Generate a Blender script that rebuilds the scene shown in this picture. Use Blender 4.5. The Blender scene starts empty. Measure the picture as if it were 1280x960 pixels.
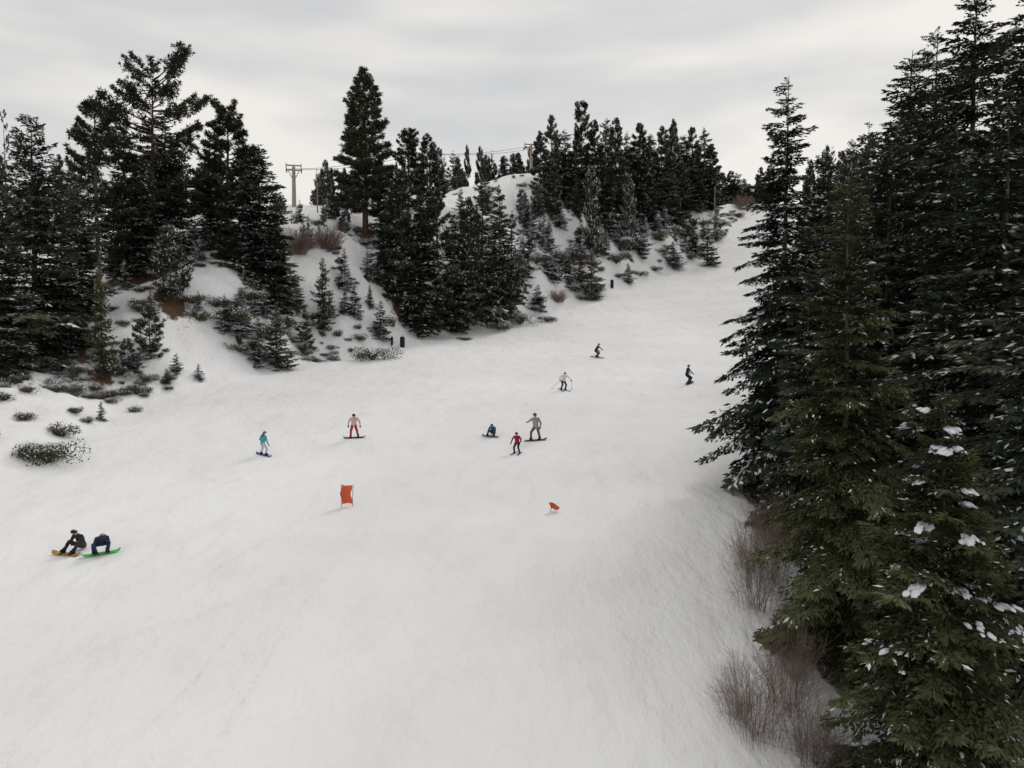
import bpy, math, random, time
import numpy as np
from mathutils import Vector, Matrix
T0=time.time()
random.seed(5); RNG=np.random.default_rng(7)
scene=bpy.context.scene
# ------------------------------------------------------------ camera
PITCH=math.radians(3.0); CAMZ=12.0; F=995.0
cam_d=bpy.data.cameras.new("camera"); cam=bpy.data.objects.new("camera",cam_d)
scene.collection.objects.link(cam); scene.camera=cam
cam.location=(0,0,CAMZ); cam.rotation_euler=(math.radians(90)-PITCH,0,0)
cam_d.sensor_width=36; cam_d.lens=36*F/1280; cam_d.clip_end=6000
def sight(u,v,d):
    a=(u-640)/F; b=(480-v)/F
    X=a; Y=math.cos(PITCH)+b*math.sin(PITCH); Z=-math.sin(PITCH)+b*math.cos(PITCH)
    t=d/Y
    return X*t,d,CAMZ+Z*t
# ------------------------------------------------------------ terrain function
def sm(e0,e1,x):
    t=np.clip((x-e0)/(e1-e0),0,1); return t*t*(3-2*t)
def main_h(x,y):
    yc=np.minimum(y,225.0)
    z=-11.9+.118*yc+.00123*np.maximum(0,yc-90)**2
    e=np.maximum(0,y-225.0)
    z=z+.45*18*(1-np.exp(-e/18))-e*.03
    return z+CAMZ
XL=([-200,0,41,59,82,97,127,155,187,228,400],[-27,-27,-26,-29,-21.5,-13.6,6.4,25,49,67,90])
XR=([-200,0,18,35,70,120,187,230,400],[3,3,4.9,9.3,21,40,75,87,112])
xl=lambda y:np.interp(y,*XL)
xr=lambda y:np.interp(y,*XR)
dhill=lambda u: float(np.interp(u,[680,740,800,860,890],[152,161,175,195,204]))
ctrl=[]
for p in [(-150,470,55),(-12,538,45),(52,492,54),(110,462,63),(40,446,62),(-60,430,64),(120,408,68),(150,356,80),(60,380,78),(200,378,74),(250,278,97),(120,310,100),
          (0,330,95),(350,272,108),(330,352,84),(290,335,88),(410,278,112),(455,296,110),(400,352,96),(450,332,103),(350,432,85),
          (520,405,102),(600,372,110),(560,305,121),(620,238,150),(560,245,145),(685,224,156),(640,300,130),(700,352,139),
          (740,302,152),(780,266,168),(730,252,161),(820,258,181),(862,258,196),(890,262,205),(800,300,166),(850,305,181),(882,290,192),(915,258,226),(330,266,138),(400,262,138),(250,270,130)]:
    ctrl.append(sight(*p))
for p in [(-80,110,22),(-90,150,18),(-20,170,36),(0,190,37),(25,200,42),(0,240,30),(50,235,50),(60,270,46),(-70,200,20),(-40,250,20),(25,250,38),(-140,60,14),(-140,140,16),(-40,20,3.5),(-60,0,3)]:
    ctrl.append(p)
for y in (-20,5,18,24,30,40,55,70,90,120,160,200):
    x=float(xr(y)); m=float(main_h(x,y))
    ctrl.append((x,y,m))
    dr=-1.6 if y<60 else (-.6 if y<100 else 1.5)
    ctrl.append((x+4.5,y,float(main_h(x,y))+dr))
    ctrl.append((x+28,y,float(main_h(x,y))+dr+(1.0 if y<60 else 4)))
for y in list(range(-20,230,16)):
    a=float(xl(y)); b=float(xr(y))
    for f in (0.0,.15,.5,.85):
        x=a+(b-a)*f; ctrl.append((x,y,float(main_h(x,y))))
C=np.array(ctrl); CE=C[:,2]-main_h(C[:,0],C[:,1])
def kern(dx,dy): return np.sqrt(dx*dx+dy*dy+25.0)
K=kern(C[:,0][:,None]-C[:,0][None],C[:,1][:,None]-C[:,1][None])
W=np.linalg.solve(K-np.eye(len(C))*0.3,CE)
_r=np.random.default_rng(3)
def wavset(n,l0,l1):
    L=_r.uniform(l0,l1,n); th=_r.uniform(0,6.283,n); ph=_r.uniform(0,6.283,n)
    return np.cos(th)/L*6.283,np.sin(th)/L*6.283,ph
WA=wavset(14,5,12); WB=wavset(18,1.2,3.5)
def wav(S,x,y):
    r=0
    for a,b,p in zip(*S): r=r+np.sin(a*x+b*y+p)
    return r/math.sqrt(len(S[0]))
def H(x,y):
    x=np.asarray(x,float); y=np.asarray(y,float)
    sh=x.shape; X=x.ravel(); Y=y.ravel(); ex=np.zeros_like(X)
    for i in range(len(C)): ex+=W[i]*kern(X-C[i,0],Y-C[i,1])
    off=np.maximum(xl(Y)-X, X-xr(Y))
    ex*=sm(-3,5,off)
    fo=sm(-.5,3.5,off)
    z=main_h(X,Y)+ex
    z+=.55*np.exp(-((xl(Y)-X-1.6)/1.3)**2)*sm(100,60,Y)   # ploughed berm along the near left edge
    z+=wav(WA,X,Y)*(.07+.26*fo)+wav(WB,X,Y)*(.014+.10*fo)
    far=np.maximum(sm(270,420,Y),np.maximum(sm(170,320,np.abs(X)),sm(80,250,-Y)))
    z=z*(1-far)+(-25)*far
    return z.reshape(sh)
def h1(x,y): return float(H(np.array([x]),np.array([y]))[0])
def hit(u,v,d0=12,d1=260):
    ds=np.linspace(d0,d1,2500)
    x0,_,z0=sight(u,v,1.0)
    X=x0*ds; Z=CAMZ+(z0-CAMZ)*ds
    hh=H(X,ds); idx=np.where(hh>=Z)[0]
    if len(idx)==0: return None
    i=idx[0]; return float(X[i]),float(ds[i]),float(hh[i])
# ------------------------------------------------------------ materials
def mat(name,col,rough=.8,spec=.2):
    m=bpy.data.materials.new(name); m.use_nodes=True
    b=m.node_tree.nodes["Principled BSDF"]
    b.inputs["Base Color"].default_value=(*col,1); b.inputs["Roughness"].default_value=rough
    b.inputs["Specular IOR Level"].default_value=spec
    return m
def dmat(name,col):
    m=bpy.data.materials.new(name); m.use_nodes=True; nt=m.node_tree
    nt.nodes.remove(nt.nodes["Principled BSDF"]); d=nt.nodes.new("ShaderNodeBsdfDiffuse"); d.inputs["Color"].default_value=(*col,1)
    nt.links.new(d.outputs[0],nt.nodes["Material Output"].inputs["Surface"]); return m,d
def nz(nt,scale,detail=4,rough=.55,vec=None):
    n=nt.nodes.new("ShaderNodeTexNoise"); n.inputs["Scale"].default_value=scale
    n.inputs["Detail"].default_value=detail; n.inputs["Roughness"].default_value=rough
    if vec is not None: nt.links.new(vec,n.inputs["Vector"])
    return n
def ramp(nt,fac,stops):
    r=nt.nodes.new("ShaderNodeValToRGB"); nt.links.new(fac,r.inputs[0])
    e=r.color_ramp.elements
    while len(e)<len(stops): e.new(.5)
    for k,(p,c) in zip(e,stops):
        k.position=p; k.color=(c,c,c,1) if isinstance(c,(int,float)) else (*c,1)
    return r
def mixc(nt,fac,a,b,mode='MIX'):
    m=nt.nodes.new("ShaderNodeMix"); m.data_type='RGBA'; m.blend_type=mode
    for s,i in ((fac,0),(a,6),(b,7)):
        if hasattr(s,'is_output'): nt.links.new(s,m.inputs[i])
        else: m.inputs[i].default_value=s if i==0 else (*s,1)
    return m.outputs[2]
def mth(nt,op,a,b=0.0):
    m=nt.nodes.new("ShaderNodeMath"); m.operation=op
    for s,i in ((a,0),(b,1)):
        if hasattr(s,'is_output'): nt.links.new(s,m.inputs[i])
        else: m.inputs[i].default_value=s
    return m.outputs[0]
def clothmat(name,col):
    m=mat(name,col,.75,.2); nt=m.node_tree; b=nt.nodes["Principled BSDF"]
    n=nz(nt,9,3); c=mixc(nt,n.outputs[0],tuple(x*.7 for x in col),tuple(min(1,x*1.25) for x in col))
    nt.links.new(c,b.inputs["Base Color"]); return m
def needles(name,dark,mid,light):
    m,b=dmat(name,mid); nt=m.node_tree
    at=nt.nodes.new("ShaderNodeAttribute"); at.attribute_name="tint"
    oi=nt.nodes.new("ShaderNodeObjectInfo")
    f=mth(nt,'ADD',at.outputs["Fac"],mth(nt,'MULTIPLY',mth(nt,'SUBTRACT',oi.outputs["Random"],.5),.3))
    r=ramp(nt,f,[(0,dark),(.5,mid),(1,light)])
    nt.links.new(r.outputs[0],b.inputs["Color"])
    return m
M_fir=needles("fir_needles",(.020,.027,.020),(.056,.068,.048),(.125,.138,.09))
M_firL=needles("fir_needles_olive",(.030,.035,.018),(.094,.104,.054),(.18,.185,.10))
M_pine=needles("pine_needles",(.019,.023,.016),(.055,.061,.04),(.13,.13,.08))
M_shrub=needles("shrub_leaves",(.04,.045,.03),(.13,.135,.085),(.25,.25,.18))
def barkmat(name,a,b_):
    m=mat(name,a,.9,.1); nt=m.node_tree; tc=nt.nodes.new("ShaderNodeTexCoord")
    mp=nt.nodes.new("ShaderNodeMapping"); mp.inputs["Scale"].default_value=(6,6,1.2); nt.links.new(tc.outputs["Object"],mp.inputs[0])
    n=nz(nt,2,3,.6,mp.outputs[0]); nt.links.new(mixc(nt,n.outputs[0],a,b_),nt.nodes["Principled BSDF"].inputs["Base Color"]); return m
M_bark=barkmat("bark",(.035,.025,.02),(.16,.12,.09))
M_twig=barkmat("bare_twig",(.13,.09,.075),(.32,.24,.20))
M_tsnow,_=dmat("branch_snow",(.80,.82,.86))
# snow terrain
def snowmat():
    m,b=dmat("snow",(.8,.8,.8)); nt=m.node_tree
    g=nt.nodes.new("ShaderNodeNewGeometry"); P=g.outputs["Position"]
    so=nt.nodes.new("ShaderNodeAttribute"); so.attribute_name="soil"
    of=nt.nodes.new("ShaderNodeAttribute"); of.attribute_name="off"
    n1=nz(nt,.07,3,.6,P); base=mixc(nt,ramp(nt,n1.outputs[0],[(.35,0),(.68,1)]).outputs[0],(.83,.825,.825),(.90,.90,.91))
    def tracks(rot,sx,sy,sc,wd,msc,lo,mul=9.0):
        mp=nt.nodes.new("ShaderNodeMapping"); nt.links.new(P,mp.inputs[0])
        mp.inputs["Rotation"].default_value=(0,0,math.radians(rot)); mp.inputs["Scale"].default_value=(sx,sy,.02)
        n=nz(nt,sc,1.2,.4,mp.outputs[0])
        fr=mth(nt,'FRACT',mth(nt,'MULTIPLY',n.outputs[0],mul))
        d=mth(nt,'ABSOLUTE',mth(nt,'SUBTRACT',fr,.5))
        r=ramp(nt,d,[(0,1),(wd,0)]).outputs[0]
        k=nz(nt,msc,2,.6,P); return mth(nt,'MULTIPLY',r,ramp(nt,k.outputs[0],[(lo,0),(lo+.14,1)]).outputs[0])
    t1=tracks(12,1,.22,.13,.08,.12,.47,10); t2=tracks(-30,1,.2,.17,.08,.09,.50,10)
    st=mth(nt,'MAXIMUM',t1,t2)
    nf=nz(nt,3.5,3,.65,P)
    st=mth(nt,'MULTIPLY',st,ramp(nt,nf.outputs[0],[(.40,0),(.62,1)]).outputs[0])
    st=mth(nt,'MULTIPLY',st,mth(nt,'SUBTRACT',1.0,of.outputs["Fac"]))
    base=mixc(nt,mth(nt,'MULTIPLY',st,.22),base,(.62,.60,.58))
    mp=nt.nodes.new("ShaderNodeMapping"); nt.links.new(P,mp.inputs[0]); mp.inputs["Rotation"].default_value=(0,0,.5); mp.inputs["Scale"].default_value=(1,.4,.1)
    ns=nz(nt,.7,5,.7,mp.outputs[0]); base=mixc(nt,mth(nt,'MULTIPLY',ramp(nt,ns.outputs[0],[(.48,0),(.72,1)]).outputs[0],.32),base,(.69,.665,.645))
    db=mth(nt,'MULTIPLY',ramp(nt,nf.outputs[0],[(.58,0),(.68,1)]).outputs[0],mth(nt,'MULTIPLY',of.outputs["Fac"],.24))
    base=mixc(nt,db,base,(.30,.25,.21))
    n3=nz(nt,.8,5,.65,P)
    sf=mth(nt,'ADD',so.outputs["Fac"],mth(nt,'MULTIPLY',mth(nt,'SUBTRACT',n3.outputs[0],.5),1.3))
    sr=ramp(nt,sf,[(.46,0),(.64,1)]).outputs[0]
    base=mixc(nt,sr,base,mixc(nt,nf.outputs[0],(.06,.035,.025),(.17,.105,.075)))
    nt.links.new(base,b.inputs["Color"])
    nb=nz(nt,.8,5,.62,mp.outputs[0])
    hgt=mth(nt,'SUBTRACT',mth(nt,'MULTIPLY',nb.outputs[0],.42),mth(nt,'MULTIPLY',st,.03))
    bp=nt.nodes.new("ShaderNodeBump"); bp.inputs["Strength"].default_value=.6; bp.inputs["Distance"].default_value=1.0
    nt.links.new(hgt,bp.inputs["Height"]); nt.links.new(bp.outputs[0],b.inputs["Normal"])
    return m
M_snow=snowmat()
# ------------------------------------------------------------ mesh helpers
def link(o): scene.collection.objects.link(o); return o
def mesh_np(name,V,Fc,mats,midx=None,tint=None,smooth=False):
    me=bpy.data.meshes.new(name)
    loops=np.concatenate([f.ravel() for f in Fc]).astype(np.int32)
    tot=np.concatenate([np.full(len(f),f.shape[1]) for f in Fc]).astype(np.int32)
    st=np.concatenate([[0],np.cumsum(tot)[:-1]]).astype(np.int32)
    me.vertices.add(len(V)); me.vertices.foreach_set("co",np.asarray(V,np.float32).ravel())
    me.loops.add(len(loops)); me.loops.foreach_set("vertex_index",loops)
    me.polygons.add(len(tot)); me.polygons.foreach_set("loop_start",st)
    try: me.polygons.foreach_set("loop_total",tot)
    except Exception: pass
    for m in mats: me.materials.append(m)
    if midx is not None: me.polygons.foreach_set("material_index",np.asarray(midx,np.int32))
    if smooth: me.polygons.foreach_set("use_smooth",np.ones(len(tot),bool))
    if tint is not None:
        a=me.attributes.new("tint",'FLOAT','POINT'); a.data.foreach_set("value",np.asarray(tint,np.float32))
    me.update(calc_edges=True); me.validate()
    return me
class Geo:
    def __init__(s): s.V=[];s.F={3:[],4:[]};s.M={3:[],4:[]};s.T=[];s.n=0
    def add(s,V,Fa,m,t=.5):
        V=np.asarray(V).reshape(-1,3); Fa=np.asarray(Fa)
        s.V.append(V); k=Fa.shape[1]; s.F[k].append(Fa+s.n); s.M[k].append(np.full(len(Fa),m) if np.isscalar(m) else np.asarray(m))
        s.T.append(np.full(len(V),t) if np.isscalar(t) else np.asarray(t)); s.n+=len(V)
    def quads(s,Q,m,t):
        n=len(Q); s.add(Q.reshape(-1,3),np.arange(4*n).reshape(n,4),m,np.repeat(t,4) if not np.isscalar(t) else t)
    def tube(s,pts,rad,seg,m,t=.5,cap=False):
        pts=np.asarray(pts,float); n=len(pts); rad=np.asarray(rad,float)*np.ones(n)
        tg=np.gradient(pts,axis=0); tg/=np.linalg.norm(tg,axis=1)[:,None]+1e-9
        ref=np.where(np.abs(tg[:,2:3])>.9,np.array([[1.,0,0]]),np.array([[0,0,1.]]))
        A=np.cross(tg,ref); A/=np.linalg.norm(A,axis=1)[:,None]+1e-9; B=np.cross(tg,A)
        an=np.arange(seg)/seg*6.28318
        V=pts[:,None]+rad[:,None,None]*(np.cos(an)[None,:,None]*A[:,None]+np.sin(an)[None,:,None]*B[:,None])
        i=np.arange(n-1)[:,None]*seg; j=np.arange(seg)[None]; j2=(j+1)%seg
        Fa=np.stack([i+j,i+j2,i+seg+j2,i+seg+j],-1).reshape(-1,4)
        s.add(V.reshape(-1,3),Fa,m,t)
        if cap:
            for b0,c in ((0,pts[0]),(n-1,pts[-1])):
                VV=np.vstack([V[b0],c[None]]); FF=np.array([[k,(k+1)%seg,seg] for k in range(seg)]); s.add(VV,FF,m,t)
    def build(s,name,mats,smooth=False):
        Fc=[];M=[]
        for k in (3,4):
            if s.F[k]: Fc.append(np.concatenate(s.F[k])); M.append(np.concatenate(s.M[k]))
        return mesh_np(name,np.concatenate(s.V),Fc,mats,np.concatenate(M),np.concatenate(s.T),smooth)
def ico(sub=2):
    import bmesh
    bm=bmesh.new(); bmesh.ops.create_icosphere(bm,subdivisions=sub,radius=1)
    V=np.array([v.co[:] for v in bm.verts]); Fa=np.array([[v.index for v in f.verts] for f in bm.faces]); bm.free(); return V,Fa
ICO=ico(2)
# ------------------------------------------------------------ conifers
def spray(rng,ns,nsub,sl,hw):
    P=[];D=[];Lq=[]
    def add(p,d,l):
        P.append(p);D.append(d/np.linalg.norm(d));Lq.append(l)
    for k in range(ns):
        s=.06+.94*(k+.5)/ns
        for side in (-1,1):
            l=(.46*(1-s)**.8+.07)*rng.uniform(.65,1.15); a=math.radians(rng.uniform(42,66))
            d=np.array([math.cos(a),side*math.sin(a),rng.uniform(-.4,.08)])
            b=np.array([s,0,0])
            for q in range(nsub):
                f=(q+.6)/nsub
                p=b+d*l*f+np.array([0,0,-.12*l*f*f])
                for sd in (-1,1):
                    c,sn=math.cos(sd*.75),math.sin(sd*.75)
                    dd=np.array([d[0]*c-d[1]*sn,d[0]*sn+d[1]*c,d[2]+rng.uniform(-.6,.25)])
                    add(p,dd,sl*rng.uniform(.6,1.25)*(1.15-.5*f))
            add(b+d*l*.85,d,sl*1.2)
        add(np.array([s-.03,0,.0]),np.array([1,rng.uniform(-.3,.3),rng.uniform(-.1,.3)]),sl)
    P=np.array(P);D=np.array(D);Lq=np.array(Lq)
    R=rng.normal(size=P.shape)*.45+np.array([0,0,1.]); N=np.cross(D,R); N/=np.linalg.norm(N,axis=1)[:,None]
    w=hw*rng.uniform(.7,1.3,len(P))
    Q=np.stack([P,P+D*(Lq*.45)[:,None]+N*w[:,None],P+D*Lq[:,None],P+D*(Lq*.45)[:,None]-N*w[:,None]],1)
    return Q
def fir(name,Ht,R,lev,nb,tm,seed,droop=.35,snow=.0,clumps=0,c0=.04,mat_n=None,power=.8,top_el=40,low_el=-12,tintb=0.,inner=.3):
    rng=np.random.default_rng(seed); G=Geo()
    zs=np.linspace(0,Ht,14); G.tube(np.stack([rng.normal(0,.02,14).cumsum(),rng.normal(0,.02,14).cumsum(),zs],1),np.maximum(.014*Ht*(1-zs/Ht)**.9,.012),8,1)
    sp=[spray(rng,*tm) for _ in range(5)]
    lump=rng.uniform(0,6.28,6)
    for i in range(lev):
        t=((i+rng.uniform(-.3,.3))/lev); t=min(max(t,0),.995)
        z=Ht*(c0+(1-c0)*t)
        prof=(1-t)**power*min(1,.72+1.6*t)+.02
        lf=rng.uniform(.78,1.16)
        n=max(5,int(nb*(.55+.45*(1-t))))
        for k in range(n):
            az=rng.uniform(0,6.283)
            L=R*prof*lf*rng.uniform(.66,1.15)*(1+.15*math.sin(2*az+lump[0]+t*5)+.12*math.sin(3*az+lump[1]-t*9))
            if rng.random()<inner: L*=rng.uniform(.3,.65)
            if L<.16: L=.16
            el=math.radians(low_el+(top_el-low_el)*t**1.3+rng.uniform(-8,8))
            Q=sp[rng.integers(5)]
            frac=min(1,max(.3,L/R*1.1)); Q=Q[rng.random(len(Q))<frac]
            gs=1 if frac>=1 else min(2.3,1/frac**.75)
            c=Q.mean(1,keepdims=True); Qs=c+(Q-c)*gs
            Qs=Qs*L; s_=Qs[...,0]/L
            Qs[...,2]+= -droop*L*s_**2+ .12*L*s_**4
            roll=rng.uniform(-.35,.35); cr,sr=math.cos(roll),math.sin(roll)
            y=Qs[...,1]*cr-Qs[...,2]*sr*.4; zz=Qs[...,1]*sr*.4+Qs[...,2]
            ce,se=math.cos(el),math.sin(el)
            x2=Qs[...,0]*ce-zz*se; z2=Qs[...,0]*se+zz*ce
            ca,sa=math.cos(az),math.sin(az)
            zj=rng.uniform(-.5,.5)*Ht/lev
            W_=np.stack([x2*ca-y*sa,x2*sa+y*ca,z2+z+zj],-1)
            cen=s_.mean(1)
            tint=np.clip(.12+.42*(cen*L/(R*prof+.1))**1.5+rng.uniform(-.12,.14)+rng.normal(0,.1,len(cen))+tintb,0,1)  # crown-interior shade put into the tint, lower near trunk; lighter tips are new growth
            mi=np.zeros(len(cen),int)
            if snow>0:
                bs=rng.random()
                p=snow*(1.9 if bs<.4 else .45)
                cl=np.sin(cen*17+bs*30)+np.sin(W_[:,0,0]*4)+np.sin(W_[:,0,1]*5)
                mi[(rng.random(len(cen))<p)&(cl>-.2)]=2
            G.quads(W_,mi,tint)
            ss=np.linspace(0,.9,4); bp=np.stack([ss*L,ss*0,-droop*L*ss**2+.12*L*ss**4],1)
            bx=bp[:,0]*ce-bp[:,2]*se; bz=bp[:,0]*se+bp[:,2]*ce
            G.tube(np.stack([bx*ca,bx*sa,bz+z+zj],1),[.010*L+.008,.007*L+.006,.005*L+.004,.003],3,1)
            if clumps>0 and rng.random()<clumps and t<.93 and L>.5*R*prof:
                f0=rng.uniform(.5,.8); o0=rng.normal(0,.12)*L
                for _ in range(rng.integers(5,14)):
                    V,Fa=ICO
                    r=rng.uniform(.025,.08)
                    f=min(1,f0+rng.normal(0,.10)); xx=f*L; zz_=-droop*L*f**2+.12*L*f**4
                    cx=xx*ce-zz_*se; cz=xx*se+zz_*ce; off=o0+rng.normal(0,.11)
                    nzv=1+.3*np.sin(V@rng.normal(0,2.6,3)+rng.uniform(0,6))+.22*np.sin(V@rng.normal(0,5,3))
                    VV=V*nzv[:,None]*np.array([r*1.7,r*1.15,r*.55])
                    VV=np.stack([VV[:,0]*ca-VV[:,1]*sa,VV[:,0]*sa+VV[:,1]*ca,VV[:,2]-.35*VV[:,0]],1)
                    VV+=np.array([cx*ca-off*sa,cx*sa+off*ca,z+zj+cz+.05-abs(off)*.1])
                    G.add(VV,Fa,2)
    return G.build(name,[mat_n or M_fir,M_bark,M_tsnow])
def pine(name,Ht,R,seed,nbr=80,c0=.22,irr=.35,snow=.0,shape=.7,tl=.42,tw=.045,ntuft=26):
    rng=np.random.default_rng(seed); G=Geo()
    zs=np.linspace(0,Ht*.98,12); bx=rng.normal(0,.05,12).cumsum()*.6; by=rng.normal(0,.05,12).cumsum()*.6
    G.tube(np.stack([bx,by,zs],1),np.maximum(.015*Ht*(1-zs/Ht)**.8,.02),8,1)
    ph=rng.uniform(0,6.28,4)
    for i in range(nbr):
        t=(i+rng.random())/nbr; z=Ht*(c0+(1-c0)*t)
        az=rng.uniform(0,6.283)
        prof=(1-t)**shape*min(1,.6+1.5*t)+.05
        L=R*prof*(1+irr*math.sin(az*2+ph[0]+t*7)*.5+irr*rng.uniform(-1,1)*.7)
        L=max(.3,L)
        el=math.radians(rng.uniform(-15,20)+35*t**2)
        ss=np.linspace(0,1,5); up=rng.uniform(-.05,.3)
        px=ss*L*math.cos(el); pz=ss*L*math.sin(el)+up*L*ss**2-.06*L*np.sin(ss*3.1)
        ox,oy=np.interp(z,zs,bx),np.interp(z,zs,by)
        ca,sa=math.cos(az),math.sin(az)
        bp=np.stack([ox+px*ca,oy+px*sa,z+pz],1)
        G.tube(bp,np.linspace(.018*L+.015,.01,5),4,1)
        nt_=max(5,int(ntuft*L/R))
        f=rng.uniform(.3,1.02,nt_)**.7; f=np.clip(f,0,1)
        cx=np.stack([np.interp(f,ss,bp[:,k]) for k in range(3)],1)
        lat=rng.normal(0,1,nt_)*(.22*L*(1.15-f)+.08)
        cx[:,0]+=-sa*lat; cx[:,1]+=ca*lat; cx[:,2]+=rng.normal(0,.07,nt_)*L*.4+.05+rng.normal(0,.08,nt_)
        base_t=rng.uniform(-.12,.14)
        k=13
        D=rng.normal(size=(nt_,k,3))*.75+np.array([ca*.55,sa*.55,.42]); D/=np.linalg.norm(D,axis=2)[...,None]
        ll=tl*rng.uniform(.6,1.15,(nt_,k,1))
        N=np.cross(D,rng.normal(size=D.shape)); N/=np.linalg.norm(N,axis=2)[...,None]
        Cc=cx[:,None]
        Q=np.stack([Cc+D*.03+0*N,Cc+D*ll*.5+N*tw,Cc+D*ll,Cc+D*ll*.5-N*tw],2).reshape(-1,4,3)
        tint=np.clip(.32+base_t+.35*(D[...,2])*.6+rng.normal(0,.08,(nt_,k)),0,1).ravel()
        mi=np.zeros(len(Q),int)
        if snow>0: mi[(rng.random(len(Q))<snow)&(D[...,2].ravel()>.1)]=2
        G.quads(Q,mi,tint)
    return G.build(name,[M_pine,M_bark,M_tsnow])
def shrub(name,R,hh,seed,n=2600,snow=.25,ls=.1,lobes=7,m=None):
    rng=np.random.default_rng(seed); G=Geo()
    lc=np.stack([rng.normal(0,.42*R,lobes),rng.normal(0,.42*R,lobes),rng.uniform(.15,.6,lobes)*hh],1); lr=rng.uniform(.3,.6,lobes)*R
    li=rng.integers(0,lobes,n); D=rng.normal(size=(n,3)); D/=np.linalg.norm(D,axis=1)[:,None]
    rr=rng.uniform(.4,1.12,n)
    P=lc[li]+D*(lr[li]*rr)[:,None]*np.array([1,1,hh/R*.8]); keep=P[:,2]>0; P=P[keep];D=D[keep];rr=rr[keep]; n=len(P)
    d=D*.6+rng.normal(size=(n,3))*.6+np.array([0,0,.3]); d/=np.linalg.norm(d,axis=1)[:,None]
    N=np.cross(d,rng.normal(size=(n,3))); N/=np.linalg.norm(N,axis=1)[:,None]
    l=ls*rng.uniform(.6,1.5,n)[:,None]
    Q=np.stack([P,P+d*l*.5+N*l*.3,P+d*l,P+d*l*.5-N*l*.3],1)
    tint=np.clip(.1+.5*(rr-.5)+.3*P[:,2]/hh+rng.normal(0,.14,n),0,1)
    mi=np.zeros(n,int); mi[(D[:,2]>0.)&(rng.random(n)<snow*2*(.3+D[:,2]))&(rr>.68)]=2
    G.quads(Q,mi,tint)
    for _ in range(40):
        a=rng.uniform(0,6.28); e=rng.uniform(.3,1); G.tube([(0,0,0),(math.cos(a)*R*e*.4,math.sin(a)*R*e*.4,hh*.35),(math.cos(a)*R*e*.9,math.sin(a)*R*e*.9,hh*.7)],[.03,.02,.006],3,1)
    return G.build(name,[m or M_shrub,M_bark,M_tsnow])
def bare(name,R,hh,seed,n=200,r0=.009,sub=9):
    rng=np.random.default_rng(seed); G=Geo()
    for _ in range(n):
        a=rng.uniform(0,6.28); b=rng.uniform(0,.55)*R; base=np.array([math.cos(a)*b,math.sin(a)*b,0])
        a2=a+rng.normal(0,.6); out=rng.uniform(.1,.9)*R; top=hh*rng.uniform(.35,1.05)*(1-.35*out/R)
        s=np.linspace(0,1,6)
        P=base+np.stack([math.cos(a2)*out*s**1.3,math.sin(a2)*out*s**1.3,top*(s-.12*s**3)],1)+rng.normal(0,.035,(6,3))*s[:,None]*hh*.5
        G.tube(P,np.linspace(r0,r0*.35,6),3,0)
        for k in range(sub):
            f=rng.uniform(.25,.95); p=np.array([np.interp(f,s,P[:,j]) for j in range(3)])
            d=np.array([math.cos(a2),math.sin(a2),1.0])+rng.normal(0,.8,3); d/=np.linalg.norm(d); l=hh*rng.uniform(.1,.28)
            e=rng.normal(0,.15,3)*l
            G.tube([p,p+d*l*.5+e,p+d*l+np.array([0,0,.1*l])],[r0*.55,r0*.4,r0*.2],3,0)
    return G.build(name,[M_twig])
near_t=(15,6,.085,.0135); nearA_t=(12,4,.11,.019); mid_t=(8,3,.16,.029); low_t=(6,3,.19,.042)
ME={}
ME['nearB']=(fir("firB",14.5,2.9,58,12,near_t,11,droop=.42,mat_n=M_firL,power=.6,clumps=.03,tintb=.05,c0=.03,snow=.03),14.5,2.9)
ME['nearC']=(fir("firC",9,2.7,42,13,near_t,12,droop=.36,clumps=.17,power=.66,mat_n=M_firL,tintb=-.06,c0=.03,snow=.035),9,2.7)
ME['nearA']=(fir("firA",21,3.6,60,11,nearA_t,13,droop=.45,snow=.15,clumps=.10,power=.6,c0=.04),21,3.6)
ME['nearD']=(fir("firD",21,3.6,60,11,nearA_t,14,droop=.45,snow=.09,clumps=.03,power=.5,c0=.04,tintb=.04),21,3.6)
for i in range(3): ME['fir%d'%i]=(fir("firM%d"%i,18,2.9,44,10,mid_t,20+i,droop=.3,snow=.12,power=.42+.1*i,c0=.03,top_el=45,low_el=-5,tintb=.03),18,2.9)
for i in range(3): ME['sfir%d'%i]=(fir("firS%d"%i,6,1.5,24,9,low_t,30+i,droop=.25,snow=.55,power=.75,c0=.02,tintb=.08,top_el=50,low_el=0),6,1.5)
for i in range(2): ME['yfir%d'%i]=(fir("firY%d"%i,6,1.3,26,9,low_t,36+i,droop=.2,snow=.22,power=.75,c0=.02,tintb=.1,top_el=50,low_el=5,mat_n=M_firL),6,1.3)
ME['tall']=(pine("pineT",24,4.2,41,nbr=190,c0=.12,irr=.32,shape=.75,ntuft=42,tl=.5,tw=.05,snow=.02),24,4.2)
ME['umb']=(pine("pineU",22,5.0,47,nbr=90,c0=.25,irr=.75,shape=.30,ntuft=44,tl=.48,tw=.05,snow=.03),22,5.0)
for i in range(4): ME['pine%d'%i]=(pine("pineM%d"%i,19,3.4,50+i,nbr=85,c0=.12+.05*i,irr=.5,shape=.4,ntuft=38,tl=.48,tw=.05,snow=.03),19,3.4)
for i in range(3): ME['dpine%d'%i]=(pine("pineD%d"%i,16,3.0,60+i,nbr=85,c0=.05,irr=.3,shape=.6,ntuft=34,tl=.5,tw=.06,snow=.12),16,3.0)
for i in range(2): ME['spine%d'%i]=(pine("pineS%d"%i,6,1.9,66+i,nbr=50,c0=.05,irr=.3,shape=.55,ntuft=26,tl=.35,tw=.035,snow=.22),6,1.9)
ME['snag']=(pine("snag",14,2.0,70,nbr=45,c0=.2,irr=.4,shape=.6,ntuft=1,tl=.2),14,2.0)
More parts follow.
